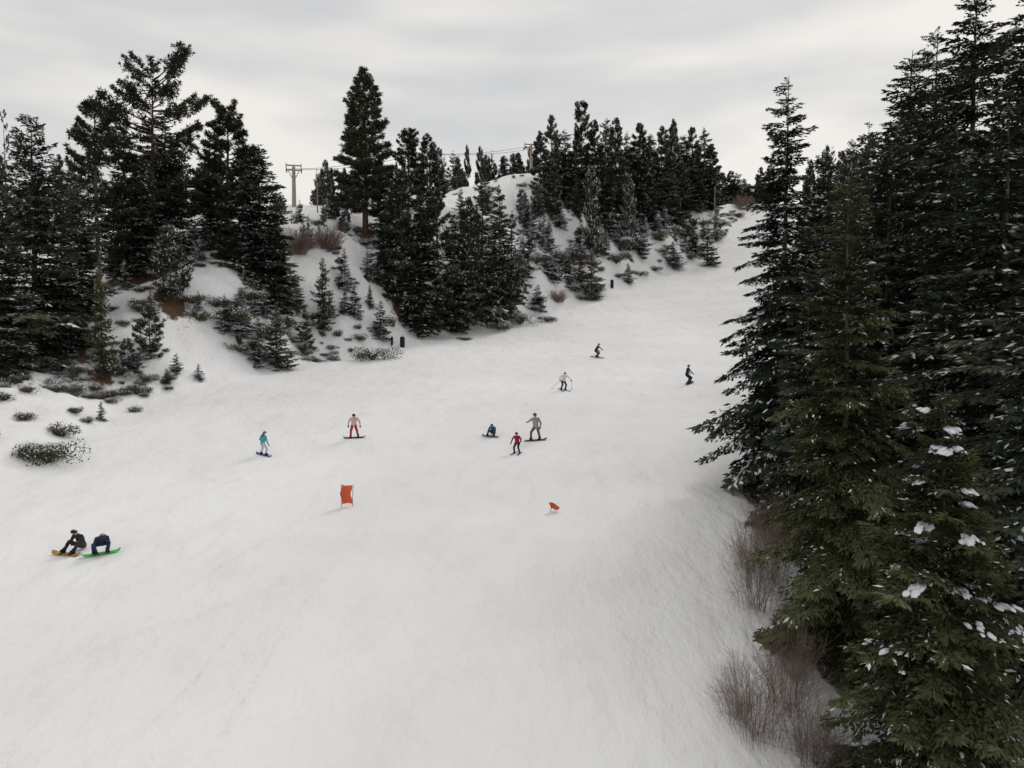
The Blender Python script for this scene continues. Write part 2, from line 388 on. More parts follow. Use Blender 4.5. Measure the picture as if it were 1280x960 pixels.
SH=[(shrub("shrubm%d"%i,1.5,1.4,80+i,snow=[.3,.6,.7,.45][i]),1.5) for i in range(4)]
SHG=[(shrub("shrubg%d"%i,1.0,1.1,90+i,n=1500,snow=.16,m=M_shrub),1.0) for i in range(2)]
BB=[bare("bareN%d"%i,1.7,3.2,100+i,n=85,r0=.0075,sub=9) for i in range(2)]
BBf=bare("bareF",2,2.6,105,n=200,r0=.02,sub=6)
print("meshes",time.time()-T0)
soil=[]
def tree(kind,u,vt,d,hw=None,soilr=0,nm=None,parent=None):
    me,H0,R0=ME[kind]; x,y,zt=sight(u,vt,d); z=h1(x,y); hgt=max(zt-z,1.0)
    s=hgt/H0; sx=(hw/F*d/R0) if hw else s
    nm=nm or ('pine_tree' if 'pine' in kind or kind in('tall','umb') else ('dead_tree' if kind=='snag' else 'fir_tree'))
    o=link(bpy.data.objects.new(nm,me)); o.location=(x,y,z-.15); o.scale=(sx,sx,s); o.rotation_euler=(0,0,random.uniform(0,6.28))
    if parent: o.parent=parent
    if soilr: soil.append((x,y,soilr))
    return o
def treeg(kind,u,vb,hpx,hw=None,soilr=0):
    p=hit(u,vb)
    if p is None: print("miss",u,vb); return
    return tree(kind,u,vb-hpx,p[1],hw,soilr)
# ---- right stand
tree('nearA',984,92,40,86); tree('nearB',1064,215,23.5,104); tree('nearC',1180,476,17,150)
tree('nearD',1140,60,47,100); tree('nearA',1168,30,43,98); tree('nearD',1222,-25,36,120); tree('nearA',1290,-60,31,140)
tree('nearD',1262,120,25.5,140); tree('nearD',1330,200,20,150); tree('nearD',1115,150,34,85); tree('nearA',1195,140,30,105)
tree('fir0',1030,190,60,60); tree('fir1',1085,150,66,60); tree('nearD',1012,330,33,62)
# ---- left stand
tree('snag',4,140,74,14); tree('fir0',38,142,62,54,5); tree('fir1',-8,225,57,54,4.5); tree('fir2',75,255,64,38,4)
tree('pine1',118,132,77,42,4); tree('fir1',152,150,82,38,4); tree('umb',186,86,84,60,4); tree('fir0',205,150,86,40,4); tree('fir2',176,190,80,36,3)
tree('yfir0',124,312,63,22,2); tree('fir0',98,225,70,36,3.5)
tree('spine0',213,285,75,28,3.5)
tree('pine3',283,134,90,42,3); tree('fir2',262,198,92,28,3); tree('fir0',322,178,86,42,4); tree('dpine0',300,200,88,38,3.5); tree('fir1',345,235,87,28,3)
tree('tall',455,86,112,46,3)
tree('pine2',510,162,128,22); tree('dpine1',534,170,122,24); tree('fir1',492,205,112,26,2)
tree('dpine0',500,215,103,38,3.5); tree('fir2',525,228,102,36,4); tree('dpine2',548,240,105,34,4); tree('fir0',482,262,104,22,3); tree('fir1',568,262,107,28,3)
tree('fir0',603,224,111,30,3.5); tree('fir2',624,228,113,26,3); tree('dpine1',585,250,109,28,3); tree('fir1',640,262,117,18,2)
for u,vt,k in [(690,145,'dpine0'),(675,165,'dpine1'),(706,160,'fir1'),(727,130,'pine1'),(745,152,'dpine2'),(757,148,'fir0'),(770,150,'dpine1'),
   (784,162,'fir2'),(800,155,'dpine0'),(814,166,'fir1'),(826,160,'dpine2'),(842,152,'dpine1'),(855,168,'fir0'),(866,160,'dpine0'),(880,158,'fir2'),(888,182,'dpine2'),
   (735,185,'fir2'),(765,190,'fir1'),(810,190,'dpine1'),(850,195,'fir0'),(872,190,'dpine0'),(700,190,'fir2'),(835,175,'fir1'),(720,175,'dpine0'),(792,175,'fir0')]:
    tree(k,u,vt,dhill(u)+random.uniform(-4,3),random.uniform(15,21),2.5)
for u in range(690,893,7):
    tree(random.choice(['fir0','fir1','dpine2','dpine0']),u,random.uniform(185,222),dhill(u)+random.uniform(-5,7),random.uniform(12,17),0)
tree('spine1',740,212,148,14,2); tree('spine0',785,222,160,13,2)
# distant mass
fo=link(bpy.data.objects.new("distant_forest",None))
for i in range(60):
    u=random.uniform(395,705); d=random.uniform(170,215)
    base=195 if u>545 else 212
    tree(random.choice(['dpine0','dpine1','dpine2','fir1','fir2']),u,base+random.uniform(-10,16),d,random.uniform(9,15),nm="conifer",parent=fo)
for i in range(26):
    u=random.uniform(-40,340); d=random.uniform(105,140)
    tree(random.choice(['dpine0','fir0','dpine2','fir1']),u,random.uniform(185,240),d,random.uniform(14,22),nm="conifer",parent=fo)
for i in range(75):
    u=random.uniform(905,1340); d=random.uniform(95,235)
    vt=random.uniform(165,215)-max(0,u-1020)*.04+ (18 if u<960 else 0)
    x,y,_=sight(u,vt,d)
    if x<xr(y)+2: continue
    tree(random.choice(['dpine0','fir0','dpine2','fir1']),u,vt,d,random.uniform(13,22),nm="conifer",parent=fo)
for i in range(16):
    u=random.uniform(896,985); tree(random.choice(['dpine0','fir0','dpine2','fir1']),u,random.uniform(205,232),random.uniform(236,252),random.uniform(9,14),nm="conifer",parent=fo)
# small snowy firs on the bank
for u,vb,hp,hw,k in [(430,362,55,15,'sfir0'),(443,396,44,13,'sfir1'),(403,412,92,19,'yfir1'),(345,460,84,24,'yfir0'),(322,455,60,20,'sfir2'),(300,420,50,24,'sfir0'),(280,415,50,14,'sfir1'),
   (475,422,48,17,'sfir2'),(380,436,34,14,'spine1'),(355,400,55,18,'sfir1'),(460,345,40,10,'sfir0'),(330,395,40,16,'sfir2'),(370,380,36,14,'sfir1'),
   (185,445,62,20,'spine0'),(160,465,42,15,'spine1'),(90,487,38,12,'yfir1'),(208,478,20,9,'yfir0'),(126,525,26,8,'yfir1'),(248,474,22,9,'sfir1'),(220,465,26,10,'yfir0'),
   (655,350,66,17,'sfir0'),(690,352,60,22,'sfir1'),(712,348,45,16,'sfir2'),(740,374,62,18,'yfir0'),(725,330,60,14,'sfir0'),(672,388,34,14,'sfir2'),(665,300,50,12,'sfir1'),
   (785,354,26,9,'yfir1'),(800,318,44,18,'sfir2'),(790,290,40,12,'sfir0'),(842,334,34,18,'sfir1'),(885,332,52,17,'yfir0'),(858,300,34,16,'spine0'),(870,318,30,14,'sfir0'),(820,292,26,14,'sfir2'),(895,300,26,10,'sfir1'),
   (765,300,44,12,'sfir1'),(752,318,40,12,'sfir0'),(250,330,40,10,'sfir0'),(240,300,30,10,'sfir2'),(300,385,26,12,'sfir1'),(700,285,44,13,'sfir0'),(720,270,40,12,'yfir0'),(680,310,44,14,'sfir2'),(830,285,30,12,'sfir0'),(770,275,34,11,'yfir1'),(620,330,60,16,'sfir1'),(640,370,40,15,'sfir2')]:
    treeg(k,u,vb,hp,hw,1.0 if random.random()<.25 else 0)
def bush(lst,u,v,wpx,sq=1.,nm="shrub"):
    p=hit(u,v)
    if p is None: return
    me,R0=random.choice(lst); o=link(bpy.data.objects.new(nm,me)); s=wpx/2/F*p[1]/R0
    o.location=(p[0],p[1],p[2]-.08); o.scale=(s,s,s*sq); o.rotation_euler=(0,0,random.uniform(0,6.28)); return o
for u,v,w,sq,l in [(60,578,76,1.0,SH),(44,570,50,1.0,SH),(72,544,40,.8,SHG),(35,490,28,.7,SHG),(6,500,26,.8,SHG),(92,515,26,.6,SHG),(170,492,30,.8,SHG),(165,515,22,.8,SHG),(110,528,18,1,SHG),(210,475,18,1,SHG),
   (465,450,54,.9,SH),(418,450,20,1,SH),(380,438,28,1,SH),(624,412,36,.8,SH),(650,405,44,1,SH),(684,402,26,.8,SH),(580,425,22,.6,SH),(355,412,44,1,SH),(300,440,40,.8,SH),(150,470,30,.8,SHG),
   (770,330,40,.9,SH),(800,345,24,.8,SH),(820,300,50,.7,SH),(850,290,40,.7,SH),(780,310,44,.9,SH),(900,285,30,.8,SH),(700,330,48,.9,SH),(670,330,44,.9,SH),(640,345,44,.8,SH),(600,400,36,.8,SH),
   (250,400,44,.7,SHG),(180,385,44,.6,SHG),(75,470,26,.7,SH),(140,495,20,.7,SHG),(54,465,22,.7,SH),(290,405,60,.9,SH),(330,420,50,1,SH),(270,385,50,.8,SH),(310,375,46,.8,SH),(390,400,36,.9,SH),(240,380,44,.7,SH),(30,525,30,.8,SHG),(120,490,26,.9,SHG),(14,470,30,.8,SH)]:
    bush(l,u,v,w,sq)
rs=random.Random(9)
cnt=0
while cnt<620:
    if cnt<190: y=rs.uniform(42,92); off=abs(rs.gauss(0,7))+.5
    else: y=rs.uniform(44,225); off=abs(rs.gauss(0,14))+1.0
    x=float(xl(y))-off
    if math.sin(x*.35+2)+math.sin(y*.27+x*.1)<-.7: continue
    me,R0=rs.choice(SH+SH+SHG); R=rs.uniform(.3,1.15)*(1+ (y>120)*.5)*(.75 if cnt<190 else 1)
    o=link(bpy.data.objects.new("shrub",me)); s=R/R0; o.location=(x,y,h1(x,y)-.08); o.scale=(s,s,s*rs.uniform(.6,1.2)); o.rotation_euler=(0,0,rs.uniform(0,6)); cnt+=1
cnt=0
while cnt<130:
    y=rs.uniform(62,215); off=abs(rs.gauss(0,13))+3; x=float(xl(y))-off
    k=rs.choice(['sfir0','sfir1','sfir2','yfir0','spine1']); me,H0,R0=ME[k]; s=rs.uniform(.25,.7)*(1+(y>125)*.3)
    o=link(bpy.data.objects.new("young_fir_tree",me)); o.location=(x,y,h1(x,y)-.1); o.scale=(s*1.1,s*1.1,s); o.rotation_euler=(0,0,rs.uniform(0,6)); cnt+=1
# bare bushes
def bb(me,u,v,wpx,hpx,R0,H0):
    p=hit(u,v)
    o=link(bpy.data.objects.new("bare_bush",me)); s=wpx/2/F*p[1]/R0; o.location=(p[0],p[1],p[2]-.05); o.scale=(s,s,hpx/F*p[1]/H0); o.rotation_euler=(0,0,random.uniform(0,6.28))
for k,(u,v,w,h) in enumerate([(945,925,120,145),(985,890,100,150),(1010,950,120,120),(922,900,70,110),(945,762,85,130),(962,725,85,130),(935,715,60,90),(1000,800,80,110),(960,680,60,80),(1040,965,130,80),(990,850,70,90)]):
    bb(BB[k%2],u,v,w,h,1.7,3.2)
bb(BBf,372,318,44,42,2,2.6); bb(BBf,410,312,44,40,2,2.6); bb(BBf,697,378,26,20,2,2.6); bb(BBf,725,330,30,24,2,2.6); bb(BBf,930,262,30,22,2,2.6)
print("veg",time.time()-T0)
# ------------------------------------------------------------ terrain mesh
def axis(segs,start):
    out=[start]
    for end,st in segs:
        while out[-1]<end-1e-6: out.append(min(end,out[-1]+st))
    return out
def grow(a,lim,st):
    out=[];x=a
    while abs(x)<lim: st*=1.12; x+=st if a>0 else -st; out.append(x)
    return out
xs=axis([(-42,1.0),(25,.45),(90,1.0)],-90); xs=sorted(grow(-90,3500,1.2))+xs+grow(90,3500,1.2)
ys=axis([(130,.5),(260,1.0)],8)
yl=[];y=8;st=.6
while y>-1500: st*=1.15; y-=st; yl.append(y)
yh=[];y=260;st=1.2
while y<4500: st*=1.12; y+=st; yh.append(y)
ys=yl[::-1]+ys+yh
xs=np.array(xs);ys=np.array(ys)
GX,GY=np.meshgrid(xs,ys); GZ=H(GX,GY)
nx,ny=len(xs),len(ys)
i=np.arange(ny-1)[:,None]*nx; j=np.arange(nx-1)[None]
Fa=np.stack([i+j,i+j+1,i+nx+j+1,i+nx+j],-1).reshape(-1,4)
V=np.stack([GX,GY,GZ],-1).reshape(-1,3)
me=mesh_np("snow_slope",V,[Fa],[M_snow],smooth=True)
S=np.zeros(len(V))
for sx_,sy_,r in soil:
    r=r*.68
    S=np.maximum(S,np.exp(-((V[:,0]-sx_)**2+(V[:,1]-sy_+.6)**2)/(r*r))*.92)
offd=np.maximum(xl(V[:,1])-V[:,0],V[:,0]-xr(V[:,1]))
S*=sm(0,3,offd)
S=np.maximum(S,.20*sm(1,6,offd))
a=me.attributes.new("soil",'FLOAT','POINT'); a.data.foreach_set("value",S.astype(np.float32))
a=me.attributes.new("off",'FLOAT','POINT'); a.data.foreach_set("value",sm(-1,3,offd).astype(np.float32))
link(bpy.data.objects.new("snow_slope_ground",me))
print("terrain",nx*ny,time.time()-T0)
# ------------------------------------------------------------ people
M_skin=mat("skin",(.5,.3,.22),.55,.3); M_black=clothmat("black_cloth",(.015,.015,.018)); M_gog=mat("goggle_lens",(.02,.02,.025),.15,.6)
def capsule(a,b,ra,rb,sx=1.,seg=14,side=None):
    a=np.array(a,float);b=np.array(b,float); t=b-a; l=np.linalg.norm(t); t=t/(l+1e-9)
    if side is None: side=np.array([1.,0,0]) if abs(t[0])<.8 else np.array([0,1.,0])
    B=np.cross(t,side);B/=np.linalg.norm(B);A=np.cross(B,t)
    rings=[]
    for k in range(1,5): th=k/4*math.pi/2; rings.append((a-t*ra*math.cos(th),ra*math.sin(th)))
    for k in range(0,4): th=k/4*math.pi/2; rings.append((b+t*rb*math.sin(th),rb*math.cos(th)))
    an=np.arange(seg)/seg*6.28318; V=[a-t*ra]
    for c,r in rings:
        for q in an: V.append(c+r*(math.cos(q)*A*sx+math.sin(q)*B))
    V.append(b+t*rb); V=np.array(V); Ff=[]
    for q in range(seg): Ff.append((0,1+(q+1)%seg,1+q))
    nr=len(rings)
    for r in range(nr-1):
        for q in range(seg):
            p0=1+r*seg+q;p1=1+r*seg+(q+1)%seg; Ff+= [(p0,p1,p1+seg),(p0,p1+seg,p0+seg)]
    e=len(V)-1
    for q in range(seg): Ff.append((e,1+(nr-1)*seg+q,1+(nr-1)*seg+(q+1)%seg))
    return V,np.array(Ff)
def figure(nm,loc,rot,hgt,J,cols,gear,hair=None,helmet=(.03,.03,.03),lean=0.):
    root=link(bpy.data.objects.new(nm,None))
    s=hgt/1.75
    x,y,z=loc; e=.4
    n=Vector((-(h1(x+e,y)-h1(x-e,y))/(2*e),-(h1(x,y+e)-h1(x,y-e))/(2*e),1)).normalized()
    q=Vector((0,0,1)).rotation_difference(n)
    root.rotation_mode='QUATERNION'; root.rotation_quaternion=q@Matrix.Rotation(rot,4,'Z').to_quaternion()@Matrix.Rotation(lean,4,'X').to_quaternion()
    root.location=(x,y,z+.01); root.scale=(s,s,s)
    jk,pt,bt,gl=cols
    B=[]
    v=lambda k:np.array(J[k],float)
    hipc=v('pel'); ch=v('chest'); nk=v('neck'); hd=v('head')
    side=v('sR')-v('sL'); side/=np.linalg.norm(side)
    B.append((hipc,(hipc+ch)/2,.145,.135,0,1.2)); B.append(((hipc+ch)/2,ch,.135,.15,0,1.28)); B.append((ch,nk,.14,.075,0,1.1))
    B.append((nk,hd,.058,.06,3,1)); up=(hd-nk)/np.linalg.norm(hd-nk)
    fd=np.array(J.get('face',(0,-1,0)),float); fd/=np.linalg.norm(fd)
    hc=hd+up*.07
    B.append((hd+up*.02,hc+up*.05,.082,.095,3,1)); B.append((hc+fd*.09-up*.02,hc+fd*.105-up*.035,.015,.019,3,1))
    B.append((hd+fd*.05,hd+fd*.062-up*.005,.035,.03,3,1))
    for sd in (-1,1): B.append((hc+side*sd*.09-up*.02,hc+side*sd*.098+up*.015,.014,.016,3,1))
    for sd in ('L','R'):
        B.append((v('s'+sd),v('e'+sd),.078,.058,0,1)); B.append((ch*.4+nk*.6,v('s'+sd),.085,.08,0,1))
        B.append((v('e'+sd),v('h'+sd),.058,.042,0,1))
        d=v('h'+sd)-v('e'+sd); d/=np.linalg.norm(d); hp=v('h'+sd)
        lat=np.cross(d,fd); lat/=np.linalg.norm(lat)+1e-9; pn=np.cross(d,lat)
        B.append((hp,hp+d*.075,.036,.042,4,1))
        for k,l in zip((-1.5,-.5,.5,1.5),(.055,.07,.075,.062)):
            f0=hp+d*.09+lat*k*.021; f1=f0+d*l*.6+pn*.012; B.append((f0,f1,.0125,.012,4,1)); B.append((f1,f1+d*l*.35+pn*.03,.012,.010,4,1))
        B.append((hp+d*.03+lat*.035,hp+d*.075+lat*.075+pn*.01,.014,.012,4,1))
        B.append((v('p'+sd),v('k'+sd),.105,.075,1,1)); B.append((v('k'+sd),v('a'+sd),.078,.066,1,1)); B.append((hipc,v('p'+sd),.13,.11,1,1))
        a=v('a'+sd); tdir=v('t'+sd)-a
        B.append((a,a+np.array([0,0,.06]),.068,.07,2,1)); B.append((a-tdir*.2-np.array([0,0,.02]),v('t'+sd),.058,.048,2,1))
    V=[];Fv=[];n0=0
    for a,b,ra,rb,m,sx in B:
        vv,ff=capsule(a,b,ra,rb,sx,side=side if sx!=1 else None); V.append(vv);Fv.append(ff+n0);n0+=len(vv)
    me=mesh_np(nm+"_raw",np.concatenate(V),[np.concatenate(Fv)],[])
    ob=link(bpy.data.objects.new("body",me))
    md=ob.modifiers.new("r",'REMESH'); md.mode='VOXEL'; md.voxel_size=.0125; md.use_smooth_shade=True
    ms=ob.modifiers.new("s",'SMOOTH'); ms.factor=.5; ms.iterations=2
    dg=bpy.context.evaluated_depsgraph_get(); me2=bpy.data.meshes.new_from_object(ob.evaluated_get(dg)); ob.modifiers.clear(); ob.data=me2
    me2.materials.clear()
    for m in (jk,pt,bt,M_skin,gl): me2.materials.append(m)
    N=len(me2.polygons); c=np.zeros(N*3); me2.polygons.foreach_get("center",c); c=c.reshape(-1,3)
    best=np.full(N,1e9); mi=np.zeros(N,int)
    for a,b,ra,rb,m,sx in B:
        a=np.array(a);b=np.array(b);t=b-a; f=np.clip(((c-a)@t)/(t@t+1e-9),0,1); d=np.linalg.norm(c-(a+f[:,None]*t),axis=1)-(ra+(rb-ra)*f)
        k=d<best; best[k]=d[k]; mi[k]=m
    me2.polygons.foreach_set("material_index",mi.astype(np.int32)); me2.polygons.foreach_set("use_smooth",np.ones(N,bool)); me2.update()
    ob.parent=root
    G=Geo(); Vi,Fi=ico(3); VV=Vi*np.array([.108,.122,.115])
    M3=np.stack([side,-fd if abs(np.dot(fd,up))<.9 else np.cross(up,side),up],1)
    keep=Vi[:,2]>-.25; ok=keep[Fi].all(1)
    idx=-np.ones(len(Vi),int); idx[keep]=np.arange(keep.sum())
    G.add((VV[keep]@M3.T)+hc+up*.035,idx[Fi[ok]],0)
    an=np.linspace(0,2*math.pi,25)
    ring=np.stack([np.sin(an)*.108,-np.cos(an)*.118*1.0,0*an+.02],1)@M3.T*1.0+hc
    G.tube(ring,.016,6,1)
    ga=np.linspace(-1.0,1.0,9); gp=np.stack([np.sin(ga)*.1,-np.cos(ga)*.114,0*ga+.012],1)
    G.tube(gp@M3.T+hc,.034,8,2,cap=True)
    mh=clothmat(nm+"_helmet",helmet)
    hm=G.build("helmet",[mh,M_black,M_gog],True); ho=link(bpy.data.objects.new("helmet_and_goggles",hm)); ho.parent=root
    if hair is not None:
        G=Geo(); G.tube([hc-fd*.07-up*.03,hc-fd*.12-up*.14,hc-fd*.13-up*.26],[.06,.055,.02],8,0,cap=True)
        ho=link(bpy.data.objects.new("hair",G.build("hair",[mat("hair",hair,.7)],True))); ho.parent=root
    for g in gear: g.parent=root
    return root
def snowboard(col,col2,c=(0,0,0),L=1.5,w=.27,rotz=0,edge=0,bind=None):
    n=21; V=[];ks=np.linspace(-1,1,n)
    for k in ks:
        hw=w/2*(1-.12*(1-k*k))*math.sqrt(max(0,1-max(0,(abs(k)-.82)/.18)**2))+.004
        zz=.03+max(0,abs(k)-.78)**1.5*1.2
        for m in (-1,-.5,0,.5,1): V.append((k*L/2,m*hw,zz+.012))
    nb=len(V)
    V+= [(x,y,z-.012) for x,y,z in V]
    Fq=[];mi=[]
    for i_ in range(n-1):
        for j_ in range(4):
            a_=i_*5+j_; Fq.append((a_,a_+5,a_+6,a_+1)); mi.append(1 if (i_//3)%3==1 and j_ in(1,2) else 0); Fq.append((nb+a_,nb+a_+1,nb+a_+6,nb+a_+5)); mi.append(0)
        for e in (0,4):
            a_=i_*5+e; Fq.append((a_,nb+a_,nb+a_+5,a_+5)); mi.append(0)
    G=Geo(); G.add(np.array(V),np.array(Fq),np.array(mi))
    for sx in (bind or (-.25,.25)):
        bx=np.array([(-.06,-.12,0),(.06,-.12,0),(.06,.12,0),(-.06,.12,0)])
        VV=np.vstack([bx+[sx,0,.043],bx+[sx,0,.06]]); G.add(VV,np.array([(0,1,2,3),(4,5,6,7),(0,1,5,4),(1,2,6,5),(2,3,7,6),(3,0,4,7)]),2)
        G.tube([(sx-.05,.13,.06),(sx-.055,.15,.2),(sx,.155,.25),(sx+.055,.15,.2),(sx+.05,.13,.06)],.012,5,2)
        for yy in (-.05,.05): G.tube([(sx-.065,yy,.06),(sx-.05,yy-.01,.13),(sx,yy-.02,.155),(sx+.05,yy-.01,.13),(sx+.065,yy,.06)],.012,5,2)
    me=G.build("snowboard",[clothmat("board_top",col),clothmat("board_stripe",col2),M_black]); o=link(bpy.data.objects.new("snowboard",me))
    o.location=c; o.rotation_euler=(edge,0,rotz); return o
def ski(col,c=(0,0,0),rotz=0,L=1.6):
    n=19;V=[]
    for k in np.linspace(-1,1,n):
        hw=.042*(1+.25*k*k)*(1 if k<.93 else .5); zz=.02+max(0,k-.8)**1.4*1.3+max(0,-k-.93)*.2
        for m in (-1,1): V.append((m*hw,-k*L/2,zz+.014))
    nb=len(V); V+=[(x,y,z-.014) for x,y,z in V]; Fq=[]
    for i_ in range(n-1):
        a_=i_*2; Fq+=[(a_,a_+1,a_+3,a_+2),(nb+a_,nb+a_+2,nb+a_+3,nb+a_+1),(a_,a_+2,nb+a_+2,nb+a_),(a_+1,nb+a_+1,nb+a_+3,a_+3)]
    G=Geo();G.add(np.array(V),np.array(Fq),0)
    for yy in (-.14,.15):
        bx=np.array([(-.03,-.05,0),(.03,-.05,0),(.03,.05,0),(-.03,.05,0)]); VV=np.vstack([bx+[0,yy,.034],bx*.8+[0,yy,.075]]); G.add(VV,np.array([(0,1,2,3),(4,5,6,7),(0,1,5,4),(1,2,6,5),(2,3,7,6),(3,0,4,7)]),1)
    o=link(bpy.data.objects.new("ski",G.build("ski",[mat("ski_top",col,.4),M_black]))); o.location=c; o.rotation_euler=(0,0,rotz); return o
def pole(a,b):
    G=Geo(); a=np.array(a,float);b=np.array(b,float); t=(b-a)/np.linalg.norm(b-a)
    G.tube([a-t*.05,a+t*.1],[.018,.016],8,1,cap=True); G.tube([a,b],[.011,.008],6,0,cap=True); G.tube([b-t*.09,b-t*.075],[.045,.045],10,1,cap=True)
    return link(bpy.data.objects.new("ski_pole",G.build("ski_pole",[mat("pole_alloy",(.12,.12,.13),.4),M_black],True)))
def stand(sp=.26,kb=.08,lean=0.,arms=(.32,.32),hz=(.85,.85),fwd=(0,0),az=.14):
    J={}
    J['pel']=(0,.06+kb*.6,.95-kb*.9); J['chest']=(lean,-.02+kb*.2,1.3-kb); J['neck']=(lean*1.2,-.04,1.47-kb); J['head']=(lean*1.3,-.07,1.56-kb)
    for sd,sg,i_ in (('L',1,0),('R',-1,1)):
        J['s'+sd]=(lean+sg*.19,-.02,1.42-kb); ax=arms[i_]; J['h'+sd]=(lean+sg*ax,-.12-fwd[i_],hz[i_]-kb*.5)
        J['e'+sd]=(lean+sg*(.19+(ax-.19)*.6+.06),.03-fwd[i_]*.3,(1.42-kb+hz[i_])/2-.03)
        J['p'+sd]=(sg*.1,.06+kb*.5,.88-kb*.9); J['k'+sd]=(sg*(sp*.75+.02),-.06-kb*.8,.52-kb*.2); J['a'+sd]=(sg*sp,0.03,az); J['t'+sd]=(sg*(sp+.02),-.14,az-.05)
    return J
P=hit
def cl(n,c): return clothmat(n,c)
white=cl("white_jacket",(.7,.69,.66)); navy=cl("navy_jacket",(.02,.035,.085)); teal=cl("teal_jacket",(.06,.38,.36)); lav=cl("pale_pants",(.55,.55,.66)); red=cl("red_pants",(.38,.03,.04))
pinkw=cl("pink_white_jacket",(.6,.42,.42)); crim=cl("crimson_jacket",(.28,.02,.05)); dgrey=cl("dark_grey_pants",(.04,.04,.05)); beige=cl("beige_jacket",(.32,.31,.27)); olive=cl("olive_grey_pants",(.13,.13,.11)); blu=cl("blue_jacket",(.03,.14,.26)); brn=cl("charcoal_jacket",(.035,.03,.032))
def sit(lean=-.12):
    J=dict(pel=(0,.12,.16),chest=(0,.1+lean*.5,.5),neck=(0,.06+lean,.68),head=(0,.02+lean*1.2,.77))
    for sd,sg in (('L',1),('R',-1)):
        J['s'+sd]=(sg*.19,.08+lean,.62); J['e'+sd]=(sg*.27,-.05+lean,.42); J['h'+sd]=(sg*.2,-.28+lean,.42)
        J['p'+sd]=(sg*.1,.08,.15); J['k'+sd]=(sg*.24,-.28,.44); J['a'+sd]=(sg*.25,-.58,.16); J['t'+sd]=(sg*.26,-.70,.22)
    return J
p=P(101,688); figure("snowboarder_sitting",p,math.radians(-18),1.68,sit(),(brn,dgrey,M_black,M_black),[snowboard((.45,.22,.06),(.6,.36,.14),(-.1,-.62,.02),1.42,rotz=0)],helmet=(.02,.02,.02))
J=dict(pel=(0,.2,.42),chest=(.04,-.12,.66),neck=(.05,-.28,.78),head=(.05,-.36,.82),face=(0,-.8,-.6))
for sd,sg in (('L',1),('R',-1)):
    J['s'+sd]=(sg*.19+.04,-.2,.72); J['e'+sd]=(sg*.28,-.36,.5); J['h'+sd]=(sg*.2,-.4,.26); J['p'+sd]=(sg*.1,.18,.38); J['k'+sd]=(sg*.28,-.2,.48); J['a'+sd]=(sg*.26,-.02,.14); J['t'+sd]=(sg*.27,-.18,.1)
p=P(126,693); figure("snowboarder_crouching",p,math.radians(35),1.68,J,(navy,navy,M_black,M_black),[snowboard((.05,.62,.06),(.1,.78,.1),(0,-.05,.02),1.5)],helmet=(.03,.035,.06))
p=P(330,570); figure("snowboarder",p,math.radians(150),1.45,stand(.24,.03,0,(.3,.34),(.9,.85)),(teal,lav,M_black,M_black),[snowboard((.08,.08,.3),(.2,.2,.5),(0,0,0))],hair=(.12,.06,.03),helmet=(.25,.2,.2))
p=P(443,548); figure("snowboarder",p,math.radians(8),1.62,stand(.24,.06,.03,(.40,.36),(.92,.98),(.05,.1)),(pinkw,red,M_black,M_black),[snowboard((.03,.03,.05),(.25,.03,.05),(0,0,0))],hair=(.03,.02,.015),helmet=(.05,.03,.03))
p=P(616,544); figure("snowboarder_sitting",p,math.radians(-15),1.45,sit(-.2),(blu,dgrey,M_black,M_black),[snowboard((.04,.05,.12),(.1,.1,.2),(0,-.6,.02),1.4)],helmet=(.02,.03,.05))
p=P(646,568); figure("child_skier",p,math.radians(-20),1.38,stand(.2,.1,.03,(.34,.34),(.95,.95),(.2,.2)),(crim,dgrey,M_black,M_black),[ski((.06,.06,.08),(.22,-.02,0),.08,1.3),ski((.06,.06,.08),(-.22,-.02,0),-.08,1.3)],helmet=(.03,.02,.03))
p=P(669,551); figure("snowboarder",p,math.radians(195),1.8,stand(.28,.07,0,(.42,.34),(1.15,.82),(.15,0)),(beige,olive,M_black,M_black),[snowboard((.05,.04,.06),(.15,.1,.12),(0,0,0))],helmet=(.04,.04,.04))
p=P(704,488); J=stand(.2,.14,0,(.5,.5),(1.0,1.0),(.2,.2)); figure("skier",p,math.radians(20),1.72,J,(white,M_black,M_black,M_black),[ski((.05,.05,.06),(.22,-.05,0),.1),ski((.05,.05,.06),(-.22,-.05,0),-.1),pole((.51,-.4,.98),(.95,.35,.05)),pole((-.51,-.4,.98),(-.95,.35,.05))],helmet=(.5,.5,.48))
p=P(746,447); J=stand(.16,.2,.06,(.42,.42),(.95,.95),(.25,.25)); figure("skier",p,math.radians(60),1.75,J,(M_black,dgrey,M_black,M_black),[ski((.04,.04,.05),(.17,-.05,0),.03),ski((.04,.04,.05),(-.17,-.05,0),-.03),pole((.44,-.44,.9),(.7,.45,.05)),pole((-.44,-.44,.9),(-.65,.5,.05))],helmet=(.02,.02,.02))
J=stand(.26,.12,.05,(.42,.36),(.9,1.0),(.1,.15)); p=P(862,480); figure("snowboarder",p,math.radians(55),1.78,J,(navy,M_black,M_black,M_black),[snowboard((.03,.03,.03),(.1,.1,.1),(0,.0,0))],helmet=(.02,.02,.02),lean=-.16)
print("people",time.time()-T0)
